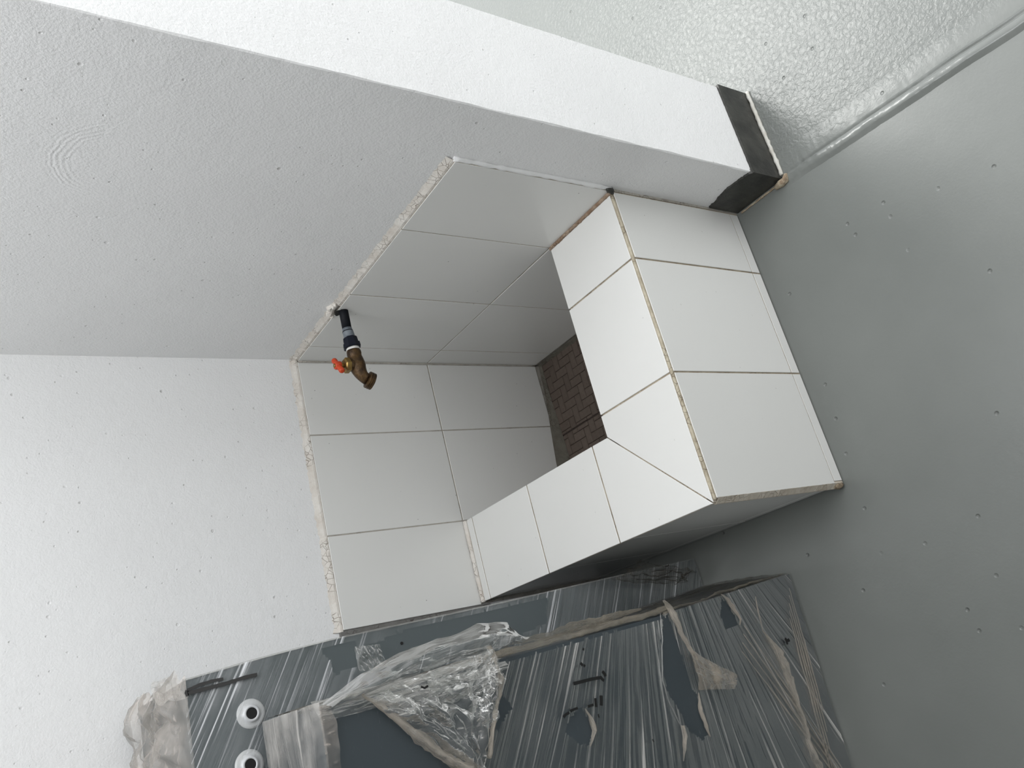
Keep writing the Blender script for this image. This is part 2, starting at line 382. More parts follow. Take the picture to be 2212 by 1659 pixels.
# raised paint ridge with a groove in the line of the wall face
def ridge():
    prof = [(-0.052, -0.001), (-0.045, 0.0004), (-0.024, 0.0019), (-0.010, 0.0023), (-0.0062, 0.0021), (-0.0045, 0.0003), (-0.0022, 0.0003), (-0.0006, 0.0042), (0.0015, 0.0054), (0.0055, 0.0059), (0.0095, 0.0060), (0.0122, 0.0050), (0.0165, 0.0016), (0.021, -0.001)]
    y0, y1, n = E + 0.006, 3.19, 520; bm = bmesh.new(); rows = []
    for k in range(n + 1):
        y = y0 + (y1 - y0) * (k / n) ** 1.6; s = min(1.0, (y - y0) / 0.09 + 0.15)
        off = -0.004 + 0.028 * min(1.0, (y - y0) / 0.42) + 0.002 * fbm((y * 9, 1, 0), 3)
        rows.append([bm.verts.new((off + x, y, z * s * (1 + 0.22 * fbm((x * 30, y * 14, 2), 2)) + (0.0010 * s * max(0.15, 1 - (y - y0) / 0.5) * fbm((x * 130, y * 90, 7), 3) if 0 < i < len(prof) - 1 else 0))) for i, (x, z) in enumerate(prof)])
    for a, b in zip(rows, rows[1:]):
        for i in range(len(prof) - 1): bm.faces.new((a[i], a[i + 1], b[i + 1], b[i]))
    bm.faces.ensure_lookup_table()
    for i, f in enumerate(bm.faces): f.material_index = 1 if i % (len(prof) - 1) < 6 else 0
    o = bm_obj('trim_1', bm, [M_RIDGE, M_FLOOR], None, True)
    if o.data.polygons[0].normal.z < 0: o.data.flip_normals()
    return structure(o)
ridge()

# painted black skirting round the free end of the wall
def skirting():
    top = [(0.7600, 0.0809), (0.7505, 0.0872), (0.7368, 0.0887), (0.7242, 0.0904), (0.7103, 0.0910), (0.6943, 0.0881), (0.6809, 0.0847), (0.6703, 0.0807)]   # (y, z) along the wall face, ragged
    pts = []
    tab = sorted((y, z) for y, z in top)
    y = D + 0.002
    while y < E + 0.003:
        z = interp([(D - 0.05, tab[0][1])] + tab + [(E + 0.05, tab[-1][1])], y) + 0.0025 * fbm((y * 150, 4, 1), 2); pts.append((PL + 0.0035, y, z)); y += 0.004
    corner = pts[-1][2]
    pts.append((PL + 0.0035, E + 0.0042, corner))
    x = PL
    while x > -T - 0.004:
        pts.append((x, E + 0.0042, 0.080 + 0.0007 * fbm((x * 120, 1, 3), 2))); x -= 0.004
    bm = bmesh.new(); r0 = [bm.verts.new((a, b, 0.0)) for a, b, c in pts]; r1 = [bm.verts.new((a, b, c)) for a, b, c in pts]
    back = [bm.verts.new((PL - 0.006 if b < E + 0.004 else a, min(b, E - 0.006) if b >= E + 0.004 else b, c)) for a, b, c in pts]
    for i in range(len(pts) - 1):
        bm.faces.new((r0[i], r0[i + 1], r1[i + 1], r1[i])); bm.faces.new((r1[i], r1[i + 1], back[i + 1], back[i]))
    o = bm_obj('baseboard_right', bm, M_BLACK); structure(o); return o
skirting()
def spot(name, c, n, r, mat, parent, seed):
    c = Vector(c); n = Vector(n); a, b = frame(n); vs = [c + n * 0.0004]; m = 14
    for k in range(m):
        an = 2 * math.pi * k / m; q = r * (1 + 0.7 * fbm((math.cos(an), math.sin(an), seed), 2)); vs.append(c + a * (q * math.cos(an)) + b * (q * 0.6 * math.sin(an)))
    o = raw(name, [v + n * 0.0003 for v in vs], [(0, 1 + k, 1 + (k + 1) % m) for k in range(m)], mat, parent); return o
for i, (y, z, r) in enumerate(((0.668, 0.052, 0.0035), (0.676, 0.060, 0.002), (0.700, 0.083, 0.0022), (0.705, 0.087, 0.0018), (0.742, 0.089, 0.0016))):
    spot('paint_spot', (PL + 0.0003, y, z), (1, 0, 0), r, M_BLACK, wall_right, i * 3.1)
lump = [(PL - 0.002 - 0.006 * k, E + 0.0075 + 0.0012 * fbm((k * 1.7, 0, 0), 2), 0.0025) for k in range(32)]
o = tube('trim_2', lump, [0.0036 + 0.0016 * fbm((k * 0.9, 5, 0), 2) for k in range(32)], M_CAULKW, n=8, rough=0.3); structure(o)
o = tube('trim_3', [(0.004, E - 0.012, 0.004), (0.006, E + 0.000, 0.006), (0.004, E + 0.010, 0.005), (-0.006, E + 0.014, 0.002)], [0.004, 0.0058, 0.005, 0.003], M_DIRT, n=12, rough=0.7); structure(o)
o = tube('trim_4', [(0.002, D + 0.010 + 0.005 * k, 0.0015) for k in range(19)], [0.0018 + 0.0012 * fbm((k, 9, 0), 2) for k in range(19)], M_DIRT, n=8, rough=0.6); structure(o)

# ------------------------------------------------------------------ wall tiles above and inside the sink
J = 0.0011                                           # half a joint
TM = [M_TILE, M_EDGE]
def wall_tiles():
    rowsz = [(0.018, ZR), (ZR, ZT)]
    colsA = [0.0, 0.0665, 0.271, 0.4795, D]; colsB = [0.0, 0.1594, 0.3613, 0.5355]
    for z0, z1 in rowsz:
        for a, b in zip(colsA, colsA[1:]):
            if z1 <= ZR and b > 0.5: b = d_ + 0.01
            if b - a < 0.005: continue
            e = random.uniform(-0.0003, 0.0003)
            box('tile', -0.008, e, a + J, b - J, z0 + J, z1 - J, TM, wall_right, 0.0007, (1, 0, 0))
        for a, b in zip(colsB, colsB[1:]):
            if z1 <= ZR and a > 0.3: continue
            e = random.uniform(-0.0003, 0.0003)
            box('tile', a + J, b - J, -0.008, e, z0 + J, z1 - J, TM, wall_left, 0.0007, (0, 1, 0))
    box('grout_bed', -0.0075, -0.0016, 0.0, D - 0.001, 0.0, ZT - 0.001, M_GROUTW, wall_right)
    box('grout_bed', 0.0, 0.5335, -0.0075, -0.0016, 0.0, ZT - 0.001, M_GROUTW, wall_left)
wall_tiles()
def cap_strip(name, axis, a0, a1, parent):
    """rough mortar feathered from the top of the tiles onto the plaster"""
    n = 130; bm = bmesh.new(); rows = []
    for k in range(n + 1):
        s = a0 + (a1 - a0) * k / n; j = fbm((s * 70, 3, 0 if axis == 'x' else 5), 3)
        prof = [(-0.0078, ZT - 0.004), (-0.0012 + 0.0010 * j, ZT - 0.0005), (-0.0015 + 0.0012 * j, ZT + 0.0035 + 0.0015 * j), (-0.0045 + 0.001 * j, ZT + 0.010 + 0.002 * j), (PL - 0.0006, ZT + 0.016 + 0.004 * j)]
        rows.append([bm.verts.new((p + 0.0006 * fbm((s * 260, z * 260, 1), 2), s, z) if axis == 'y' else (s, p + 0.0006 * fbm((s * 260, z * 260, 1), 2), z)) for p, z in prof])
    for a, b in zip(rows, rows[1:]):
        for i in range(len(a) - 1): bm.faces.new((a[i], a[i + 1], b[i + 1], b[i]))
    return bm_obj(name, bm, M_CREAM, parent)
cap_strip('mortar_strip', 'y', -0.004, 0.196, wall_right)
cap_strip('mortar_strip', 'y', 0.228, D + 0.001, wall_right)
cap_strip('mortar_strip', 'x', -0.004, 0.537, wall_left)
# raw mortar edge below the end of the left tiles
tube('mortar_edge', [(-0.004, D + 0.0015 + 0.0012 * fbm((k * .9, 2, 7), 2), ZR + k * 0.0104) for k in range(30)], [0.0038 + 0.002 * fbm((k * 0.7, 6, 8), 2) for k in range(30)], M_WALL, wall_right, n=8, rough=0.35)
box('mortar_edge', 0.5352, 0.549, -0.008, -0.0012, 0.30, ZT + 0.006, M_CEMENT, wall_left, 0.0015)
tube('corner_joint', [(0.0012, 0.0012, 0.02 + 0.02 * k) for k in range(31)], 0.0022, M_GROUTW, wall_left, n=8, rough=0.3)

# ------------------------------------------------------------------ the sink
sink = thing('mop_sink', 'low white-tiled mop sink built into the corner, brown mosaic bottom', 'sink', (W / 2, D / 2, 0))
parts = []
G = 0.0022
bm = bmesh.new()
f = box_bm(bm, -0.004, W - 0.010, d_ + G, D - G, -0.05, ZR - G)
f = box_bm(bm, w_ + G, W - 0.010, -0.004, d_ + 0.02, -0.05, ZR - G)
parts.append(bm_obj('curb', bm, M_GROUT))
JR = 0.0013
def rim(poly, e=None): parts.append(prism('tile', poly, ZR - 0.008, ZR + random.uniform(-0.0002, 0.0002), TM, None, 0.0007, (0, 0, 1)))
yo, yi = D - 0.0052, d_ - 0.001                      # rim over the front
xo, xi = W, w_ - 0.001                               # rim beside the cabinets
for a, b in ((0.0035, 0.1262), (0.1262, 0.3259)):
    rim([(a + JR, yi), (b - JR, yi), (b - JR, yo), (a + JR, yo)])
q = 0.0011
rim([(0.3259 + JR, yi), (xi - 0.0006, yi), (xo - 0.0012, yo), (0.3259 + JR, yo)])
ys = [0.0115, 0.034, 0.238, 0.439]
for a, b in zip(ys, ys[1:]): rim([(xi, a + JR), (xo, a + JR), (xo, b - JR), (xi, b - JR)])
rim([(xi, 0.439 + JR), (xo, 0.439 + JR), (xo, yo - 0.0014), (xi + 0.0004, yi - 0.0012)])
for a, b in ((0.0, 0.1262), (0.1262, 0.3259), (0.3259, W)):
    x0 = a + JR; x1 = b - (JR if b < W else 0.0062)
    parts.append(box('tile', x0, x1, D - 0.008, D + random.uniform(-.0002, .0002), 0.0245 + 0.0008, ZR - 0.0055, TM, None, 0.0007, (0, 1, 0)))
    parts.append(box('tile', x0, x1 - (0.004 if b == W else 0), D - 0.008, D - 0.0003, 0.002, 0.0240 - 0.0008, TM, None, 0.0006, (0, 1, 0)))
parts.append(tube('grout_edge', [(0.004 + (W - 0.008) * k / 60, D - 0.0036, ZR - 0.0036) for k in range(61)], [0.0027 + 0.0007 * fbm((k * .8, 3, 3), 2) for k in range(61)], M_YEL, None, n=10, rough=0.15))
for a, b in ((0.0, 0.034), (0.034, 0.238), (0.238, 0.439), (0.439, D - 0.0085)):
    parts.append(box('tile', W - 0.012, W - 0.0045, a + JR, b - JR, 0.026, ZR - 0.0088, TM, None, 0.0007, (1, 0, 0)))
    parts.append(box('tile', W - 0.012, W - 0.0045, a + JR, b - JR, 0.002, 0.0235, TM, None, 0.0007, (1, 0, 0)))
def corner_bead():
    prof = [(W - 0.0095, D - 0.0012), (W - 0.0066, D + 0.0002), (W - 0.003, D - 0.0040), (W + 0.0008, D - 0.0085), (W + 0.0006, D - 0.0135), (W - 0.008, D - 0.0135)]
    n = 90; rows = []; bm = bmesh.new()
    for k in range(n + 1):
        z = 0.003 + (ZR - 0.0095 - 0.003) * k / n; j = 0.0007 * fbm((z * 120, 1, 2), 3)
        rows.append([bm.verts.new((x + j * (0 < i < 4) + 0.0004 * fbm((z * 300, i, 3), 2) * (0 < i < 4), y + j * 0.6 * (0 < i < 4), z)) for i, (x, y) in enumerate(prof)])
    for a, b in zip(rows, rows[1:]):
        for i in range(6): bm.faces.new((a[i], a[(i + 1) % 6], b[(i + 1) % 6], b[i]))
    bm.faces.new(rows[0]); bm.faces.new(rows[-1][::-1])
    return bm_obj('mortar_edge', bm, M_EDGE)
parts.append(corner_bead())
parts.append(tube('mortar_edge', [(W - 0.004, D - 0.006, 0.003 + 0.004 * k) for k in range(6)], [0.006, 0.007, 0.0062, 0.0066, 0.0058, 0.004], M_DIRT, None, n=8, rough=0.5))
# inner faces of the curbs
for a, b in ((0.002, 0.1262), (0.1262, 0.3259), (0.3259, w_)):
    parts.append(box('tile', a + JR, b - JR, d_, d_ + 0.008, 0.012, ZR - 0.0088, TM, None, 0.0007, (0, -1, 0)))
for a, b in ((0.002, 0.034), (0.034, 0.238), (0.238, 0.439), (0.439, d_)):
    parts.append(box('tile', w_, w_ + 0.008, a + JR, b - JR, 0.012, ZR - 0.0088, TM, None, 0.0007, (-1, 0, 0)))
# sealant where the rims meet the walls
parts.append(tube('caulk', [(0.0022, d_ - 0.001 + (D - d_) * k / 40, ZR + 0.0006) for k in range(41)], [0.0034 + 0.0012 * fbm((k * .6, 1, 1), 2) for k in range(41)], M_STAIN, None, n=8, rough=0.35))
parts.append(tube('caulk', [(w_ - 0.001 + (W + 0.002 - w_) * k / 40, 0.0055 + 0.0006 * fbm((k * .4, 8, 1), 2), ZR - 0.0012) for k in range(41)], [0.0056 + 0.0008 * fbm((k * .6, 4, 1), 2) for k in range(41)], M_CREAM, None, n=10, rough=0.2))
parts.append(tube('caulk', [(0.001, d_ + 0.172 + 0.001 * k, ZR - 0.004 + 0.004 * k) for k in range(5)], [0.0045, 0.005, 0.0045, 0.0035, 0.002], M_BLACK, None, n=8, rough=0.6))
# bottom: bedding, mosaic bricks, mortar fillets
parts.append(box('bedding', -0.004, w_ + 0.004, -0.004, d_ + 0.004, -0.10, 0.0012, M_JOINT))
U, Y0, XC = 0.02, 0.0075, 0.1884
def clipped(a0, a1, b0, b1):
    out = []
    for lo, hi in ((0.004, XC - 0.0018), (XC + 0.0018, w_ - 0.002)):
        x0, x1 = max(a0, lo), min(a1, hi); y0, y1 = max(b0, 0.003), min(b1, d_ - 0.002)
        if x1 - x0 > 0.003 and y1 - y0 > 0.003: out.append((x0, x1, y0, y1))
    return out
brick_meshes = {}
def brick(x0, x1, y0, y1):
    lx, ly = round(x1 - x0, 4), round(y1 - y0, 4); key = (lx, ly)
    if key not in brick_meshes:
        c = 0.0009; h = 0.0042
        vs = [(-lx / 2, -ly / 2, 0), (lx / 2, -ly / 2, 0), (lx / 2, ly / 2, 0), (-lx / 2, ly / 2, 0)]
        vs += [(x, y, h - c) for x, y, _ in vs[:4]] + [(x - math.copysign(c, x), y - math.copysign(c, y), h) for x, y, _ in vs[:4]]
        fs = [(8, 9, 10, 11)] + [(i, (i + 1) % 4, 4 + (i + 1) % 4, 4 + i) for i in range(4)] + [(4 + i, 4 + (i + 1) % 4, 8 + (i + 1) % 4, 8 + i) for i in range(4)]
        me = bpy.data.meshes.new('brick'); me.from_pydata(vs, [], fs); me.update(); me.materials.append(M_BRICK); brick_meshes[key] = me
    o = bpy.data.objects.new('brick', brick_meshes[key]); COL.objects.link(o)
    o.location = ((x0 + x1) / 2 - sink.location.x, (y0 + y1) / 2 - sink.location.y, random.uniform(-0.0006, 0.0))
    o.rotation_euler = (random.uniform(-.012, .012), random.uniform(-.012, .012), 0); o.parent = sink
g = 0.00045
for a in range(-2, 19):
    for b in range(-2, 25):
        t = (a + b) % 4; x, y = a * U, Y0 + b * U
        r = (x, x + U, y, y + 2 * U) if t == 0 else (x, x + 2 * U, y, y + U) if t == 2 else None
        if r:
            for c in clipped(r[0] + g, r[1] - g, r[2] + g, r[3] - g): brick(*c)
def fillet(name, pts_wall, pts_floor):
    n = len(pts_wall); vs = []; fs = []
    for i in range(n):
        a, b = Vector(pts_wall[i]), Vector(pts_floor[i])
        for k in range(5):
            p = a.lerp(b, k / 4); vs.append(p + Vector((0, 0, 0.0018 * fbm(p * 90, 2) * (0 < k < 4))))
    for i in range(n - 1):
        for k in range(4): fs.append((i * 5 + k, (i + 1) * 5 + k, (i + 1) * 5 + k + 1, i * 5 + k + 1))
    return raw(name, vs, fs, M_MUD, None)
N = 60
hx = [(0.0, 0.008), (0.09, 0.014), (0.165, 0.025), (0.25, 0.036), (0.38, 0.044)]
parts.append(fillet('fillet', [(w_ * k / N, 0.0003, interp(hx, w_ * k / N)) for k in range(N + 1)], [(w_ * k / N, 0.004 + 0.30 * interp(hx, w_ * k / N) + 0.0022 * fbm((k * .5, 2, 0), 2), 0.0042) for k in range(N + 1)]))
parts.append(fillet('fillet', [(0.0003, d_ * k / N, 0.012 + 0.012 * k / N) for k in range(N + 1)], [(0.004 + 0.008 * k / N + 0.0018 * fbm((k * .5, 7, 0), 2), d_ * k / N, 0.0042) for k in range(N + 1)]))
under(sink, parts)

# ------------------------------------------------------------------ faucet
fau = thing('faucet', 'old brass hose tap with orange handle on a dark pipe from the wall', 'faucet', (0.0, 0.212, 0.609)); parts = []
FY = 0.212
def ring(name, stations, mat, n=20, rough=0.0): return tube(name, [(x, FY, z) for x, z, r in stations], [r * (1.13 if name == 'valve_body' else 1.0) for x, z, r in stations], mat, None, n=n, rough=rough)
parts.append(ring('pipe', [(-0.03, 0.6088, 0.0086), (0.0365, 0.6086, 0.0086)], M_PIPE))
parts.append(ring('adapter', [(0.036, 0.6086, 0.0089), (0.0405, 0.6084, 0.0090), (0.0406, 0.6083, 0.0094), (0.043, 0.608, 0.0099), (0.057, 0.6066, 0.0104)], M_GREYP))
parts.append(ring('collar_line', [(0.0412, 0.6083, 0.0097), (0.0428, 0.6082, 0.0100)], M_PIPE))
parts.append(tube('union_nut', [(0.0545, FY, 0.6068), (0.0565, FY, 0.6066), (0.0668, FY, 0.6058), (0.0669, FY, 0.6058), (0.0745, FY, 0.6052), (0.0755, FY, 0.6051)], [0.0118, 0.0134, 0.0138, 0.0160, 0.0163, 0.0150], M_NAVY, None, n=8, smooth=False))
parts.append(ring('thread_tape', [(0.0745, 0.6050, 0.0113), (0.0770, 0.6048, 0.0122), (0.0815, 0.6045, 0.0117)], M_TAPE, rough=0.05))
body = [(0.0800, 0.6048, 0.0106), (0.0825, 0.6046, 0.0114), (0.088, 0.6043, 0.0117), (0.0905, 0.6040, 0.0112), (0.0925, 0.6036, 0.0107), (0.098, 0.6030, 0.0116), (0.105, 0.6024, 0.0126), (0.112, 0.6020, 0.0127), (0.119, 0.6010, 0.0119), (0.1255, 0.5988, 0.0106), (0.1305, 0.5958, 0.0097), (0.1345, 0.5922, 0.0092), (0.1370, 0.5890, 0.0092)]
parts.append(ring('valve_body', body, M_BRASS, 24, 0.04))
o = V0 = Vector((0.1368, FY, 0.5892)); dv = Vector((0.42, 0.0, -0.90)).normalized()
st = [(0, .0100), (0.001, .0143), (0.0035, .0147), (0.0042, .0136), (0.0053, .0136), (0.006, .0147), (0.0074, .0147), (0.0082, .0136), (0.0092, .0136), (0.010, .0146), (0.0122, .0143), (0.0125, .0112), (0.004, .0098)]
parts.append(tube('hose_thread', [V0 + dv * s for s, r in st[:-1]], [r * 1.08 for s, r in st[:-1]], M_BRASS, None, n=24, smooth=False))
parts.append(tube('outlet_hole', [V0 + dv * 0.0132, V0 + dv * 0.0140], [0.0092, 0.0092], M_HOLE, None, n=20))
sv = Vector((0.03, 0.0, 1.0)).normalized(); B0 = Vector((0.1095, FY, 0.606))
parts.append(tube('bonnet', [B0, B0 + sv * 0.012, B0 + sv * 0.0135], [0.0116, 0.0112, 0.0095], M_BRASS, None, n=20))
parts.append(tube('bonnet_nut', [B0 + sv * 0.0120, B0 + sv * 0.0128, B0 + sv * 0.0205, B0 + sv * 0.0225], [0.0132, 0.0142, 0.0142, 0.0112], M_BRASSY, None, n=6, smooth=False))
parts.append(tube('stem', [B0 + sv * 0.021, B0 + sv * 0.032], 0.0042, M_BRASSY, None, n=12))
hub = tube('handle', [B0 + sv * 0.0285, B0 + sv * 0.0295, B0 + sv * 0.0385, B0 + sv * 0.0400], [0.0066, 0.0077, 0.0073, 0.0058], M_ORANGE, None, n=18)
hd = Vector((0.8, 0.6, 0.0)).normalized()
hc = B0 + sv * 0.0335
bar = [hc + hd * s for s in (-0.0215, -0.0205, -0.0182, -0.012, 0.0, 0.012, 0.0182, 0.0205, 0.0215)]
arm = tube('handle_bar', bar, [0.0022, 0.0044, 0.0054, 0.0050, 0.0052, 0.0050, 0.0054, 0.0044, 0.0022], M_ORANGE, None, n=14)
scr = tube('screw', [B0 + sv * 0.0395, B0 + sv * 0.0412, B0 + sv * 0.0417], [0.0040, 0.0036, 0.0018], M_BRASSY, None, n=12)
parts += [hub]
under(fau, parts)
arm.parent = hub; arm.matrix_parent_inverse = Matrix.Identity(4); scr.parent = hub; scr.matrix_parent_inverse = Matrix.Identity(4)
# broken plaster hole around the pipe (belongs to the wall)
def broken_hole():
    cy, cz = 0.2075, 0.6135; vs = [(PL + 0.0066, cy, cz)]; n = 26
    for k in range(n):
        an = 2 * math.pi * k / n; r = 0.0098 * (1 + 0.5 * fbm((math.cos(an) * 2, math.sin(an) * 2, 4), 3))
        vs.append((PL + 0.0066, cy + math.cos(an) * r * 1.25, cz + math.sin(an) * r))
    raw('pipe_hole', vs, [(0, 1 + k, 1 + (k + 1) % n) for k in range(n)], M_HOLE, wall_right)
    for cy2, cz2, sz in ((0.222, 0.631, 0.008), (0.198, 0.629, 0.010), (0.214, 0.634, 0.009), (0.190, 0.622, 0.007)):
        bm = bmesh.new(); bmesh.ops.create_icosphere(bm, subdivisions=2, radius=1)
        for v in bm.verts:
            p = v.co.copy(); k = 1 + 0.45 * fbm(p * 1.7 + Vector((cy2 * 99, 0, 0)), 2)
            v.co = (PL + 0.001 + p.x * 0.008 * k, cy2 + p.y * sz * 1.2 * k, cz2 + p.z * sz * 0.7 * k)
        bm_obj('plaster_chunk', bm, M_CREAM, wall_right)
broken_hole()

# ------------------------------------------------------------------ wrapped steel cabinets
def ribbon(name, pts, widths, off, plane_y, mat, seed=0):
    """flat marker stroke lying on a film face that looks along +y"""
    n = len(pts); vs, fs = [], []
    for i, (x, z) in enumerate(pts):
        a = pts[max(i - 1, 0)]; b = pts[min(i + 1, n - 1)]; dx, dz = b[0] - a[0], b[1] - a[1]; L = math.hypot(dx, dz) or 1
        wv = widths[i] if isinstance(widths, (list, tuple)) else widths
        wv *= 1 + 0.25 * noise.noise((x * 300, z * 300, seed)); nx, nz = -dz / L * wv, dx / L * wv
        y = plane_y(x, z) + off if callable(plane_y) else plane_y + off
        vs += [(x + nx, y, z + nz), (x - nx, y, z - nz), (x + nx, y - 0.0006, z + nz), (x - nx, y - 0.0006, z - nz)]
    for i in range(n - 1):
        k = 4 * i; fs += [(k, k + 1, k + 5, k + 4), (k, k + 4, k + 6, k + 2), (k + 1, k + 3, k + 7, k + 5)]
    fs += [(0, 2, 3, 1), (4 * n - 4, 4 * n - 3, 4 * n - 1, 4 * n - 2)]
    return raw(name, vs, fs, mat)
def dense(pts, step=0.004):
    out = [pts[0]]
    for a, b in zip(pts, pts[1:]):
        n = max(1, int(math.hypot(b[0] - a[0], b[1] - a[1]) / step))
        for k in range(1, n + 1): out.append((a[0] + (b[0] - a[0]) * k / n, a[1] + (b[1] - a[1]) * k / n))
    return out
def jag(poly, amp=0.0025, step=0.003):
    return [(x + amp * fbm((x * 130, z * 130, 1), 3), z + amp * fbm((x * 130, z * 130, 9), 3)) for x, z in dense(poly + [poly[0]], step)[:-1]]
def loft_box(name, levels, y0f, y1f, xr, mat):
    """levels: (z, x left at back, x left at front)"""
    vs = []
    for z, xb, xf in levels:
        vs += [(xb, y0f(xb), z), (xf, y1f(xf), z), (xr, y1f(xr), z), (xr, y0f(xr), z)]
    fs = []
    for i in range(len(levels) - 1):
        for k in range(4): fs.append((4 * i + k, 4 * i + (k + 1) % 4, 4 * i + 4 + (k + 1) % 4, 4 * i + 4 + k))
    fs += [(0, 3, 2, 1), tuple(4 * (len(levels) - 1) + k for k in (0, 1, 2, 3))]
    bm = bmesh.new(); bv = [bm.verts.new(v) for v in vs]
    for f in fs: bm.faces.new([bv[i] for i in f])
    bmesh.ops.recalc_face_normals(bm, faces=bm.faces[:])
    return bm_obj(name, bm, mat)

# --- rear cabinet
YR = 0.285; ZRC = 0.966
rl = [(0.0, 0.557), (0.30, 0.566), (0.50, 0.572), (0.755, 0.577), (0.86, 0.583), (0.966, 0.592)]
rear = thing('steel_cabinet', 'taller grey steel cabinet wrapped in clear film, standing behind against the white wall', 'cabinet', (0.85, 0.15, 0)); parts = []
parts.append(loft_box('cabinet_body', [(z, x, x) for z, x in rl], lambda x: 0.004, lambda x: YR, 1.25, M_STEELR))
def z0line(x, z): dx = x - 0.60; return z - 0.6 * dx
rear_tears = [[(x + 0.0125 * math.cos(k * 0.4), z + 0.0125 * math.sin(k * 0.4)) for k in range(16)] for x, z in ((0.6491, 0.8890), (0.7089, 0.8988))] + [jag(p) for p in [[(0.5865, 0.7852), (0.5850, 0.7587), (0.5856, 0.7304), (0.6201, 0.7357), (0.6234, 0.7574), (0.6229, 0.7697), (0.6069, 0.7710)], [(0.5953, 0.7128), (0.5837, 0.6460), (0.5801, 0.5638), (0.5776, 0.4659), (0.5757, 0.3789), (0.6161, 0.3921), (0.6281, 0.4531), (0.6086, 0.5020), (0.6045, 0.5866), (0.6131, 0.6526), (0.6208, 0.6922), (0.6117, 0.7124)]]]
def rear_pt(a, b):
    z = 0.003 + (ZRC + 0.002 - 0.003) * b; x0 = interp(rl, min(z, ZRC)); x = x0 - 0.001 + (1.25 - x0) * a
    k = z0line(x, z)
    return (x, YR + 0.0028 + 0.0014 * crease((x * 5, k * 60, 0), 3) + 0.0012 * fbm((x * 9, z * 9, 3), 2), z)
parts.append(sheet('stretch_film', 150, 280, rear_pt, M_FILMR, None, lambda a, b: (rear_pt(a, b)[0], z0line(rear_pt(a, b)[0], rear_pt(a, b)[2])), lambda a, b: not any(inside(rear_pt(a, b)[0], rear_pt(a, b)[2], p) for p in rear_tears)))
# folded film along the left edge
parts.append(tube('film_fold', [(x - 0.0005, YR + 0.0015, z) for z, x in [(0.16 + k * 0.0202, interp(rl, 0.16 + k * 0.0202)) for k in range(41)]], [0.0013 + 0.0006 * fbm((k * .4, 3, 1), 2) for k in range(41)], M_EDGEF, None, n=8, rough=0.2, uvs=True))
# bunched film over the top
def bunch_pt(a, b):
    y = 0.010 + (YR + 0.004 - 0.010) * b; x = 0.583 + 0.67 * a
    h = 0.010 + 0.034 * crease((x * 12, y * 15, 2), 4) * min(1, 6 * b + 0.25)
    lip = max(0.0, (b - 0.86) / 0.14); h *= (1 - lip ** 2); edge = max(0.0, 1 - a / 0.06); h *= 1 - 0.75 * edge ** 2
    return (x + 0.014 * fbm((y * 30, 2, x * 20), 3) * (1 - a) ** 4, y, ZRC - 0.001 + h)
parts.append(sheet('film_bunch', 120, 70, bunch_pt, M_FILMT, None, lambda a, b: (a * 1.2, b)))
def ear_pt(a, b):
    x = 0.578 + 0.035 * a; z = ZRC - 0.004 + 0.026 * b
    return (x + 0.008 * b * (fbm((a * 3, b * 2, 5), 2)), 0.235 + 0.05 * a - 0.03 * b + 0.010 * crease((a * 3, b * 3, 1), 2), z + 0.006 * math.sin(a * 3.1))
parts.append(sheet('film_ear', 24, 16, ear_pt, M_FILMT, None, lambda a, b: (a, b)))
# black cut-outs with white rings (bores for locks)
for u in ((0.6491, 0.8890), (0.7089, 0.8988)):
    c = Vector((u[0], YR, u[1]))
    prof = [(0.0185, 0.0003), (0.0180, 0.0016), (0.0150, 0.0026), (0.0112, 0.0030), (0.0104, 0.0052), (0.0088, 0.0062), (0.0072, 0.0058), (0.0068, 0.0010)]
    bm = bmesh.new(); rr = []
    for r, h in prof: rr.append([bm.verts.new((c.x + r * math.cos(2 * math.pi * k / 28), YR + h, c.z + r * math.sin(2 * math.pi * k / 28))) for k in range(28)])
    for a, b in zip(rr, rr[1:]):
        for k in range(28): bm.faces.new((a[k], a[(k + 1) % 28], b[(k + 1) % 28], b[k]))
    ringo = bm_obj('lock_ring', bm, M_RING, None, True); ringo['label'] = 'white plastic ring round a black hole'; parts.append(ringo)
    parts.append(tube('lock_hole', [(c.x, YR + 0.0003, c.z), (c.x, YR + 0.0052, c.z)], 0.0071, M_HOLE, None, n=20))
ink = lambda pts, wv, mat, pl, seed=0, off=0.0062: parts.append(ribbon('marker_stroke', dense(pts, 0.003), wv, off, pl, mat, seed))
ink([(0.6048, 0.9648), (0.6012, 0.9492), (0.5997, 0.9347), (0.5999, 0.9195)], 0.0019, M_INKG, YR, 1)
ink([(0.6082, 0.9646), (0.6074, 0.9442), (0.6060, 0.9150), (0.6034, 0.8907), (0.6034, 0.8760)], 0.0023, M_INKG, YR, 2)
ink([(0.6048, 0.9648), (0.6073, 0.9662), (0.6115, 0.9649)], 0.002, M_INKG, YR, 3)
parts.append(tube('screw_hole', [((0.6012, 0.6584)[0], YR + 0.0005, (0.6012, 0.6584)[1]), ((0.6012, 0.6584)[0], YR + 0.0015, (0.6012, 0.6584)[1])], 0.0022, M_HOLE, None, n=10))
# folded film strips on the rear face, beside the tears
def strip(name, pts3, widths, mat, flat=0.35, n=10, rough=0.35): return tube(name, pts3, widths, mat, None, n=n, flat=flat, rough=rough, uvs=True)
def P3(pts, y): return [(x, y, z) for x, z in pts]
def scrap_pt(a, b):
    p = [Vector((x, YR, z)) for x, z in [(0.5930, 0.7362), (0.5964, 0.6960), (0.6290, 0.6902), (0.6282, 0.7337)]]
    q = p[0].lerp(p[1], a).lerp(p[3].lerp(p[2], a), b)
    return q + Vector((0, 0.004 + 0.006 * crease((a * 5, b * 2, 3), 3), 0))
parts.append(sheet('film_scrap', 40, 30, scrap_pt, M_FILMC, None, lambda a, b: (b * .5, a)))
under(rear, parts)

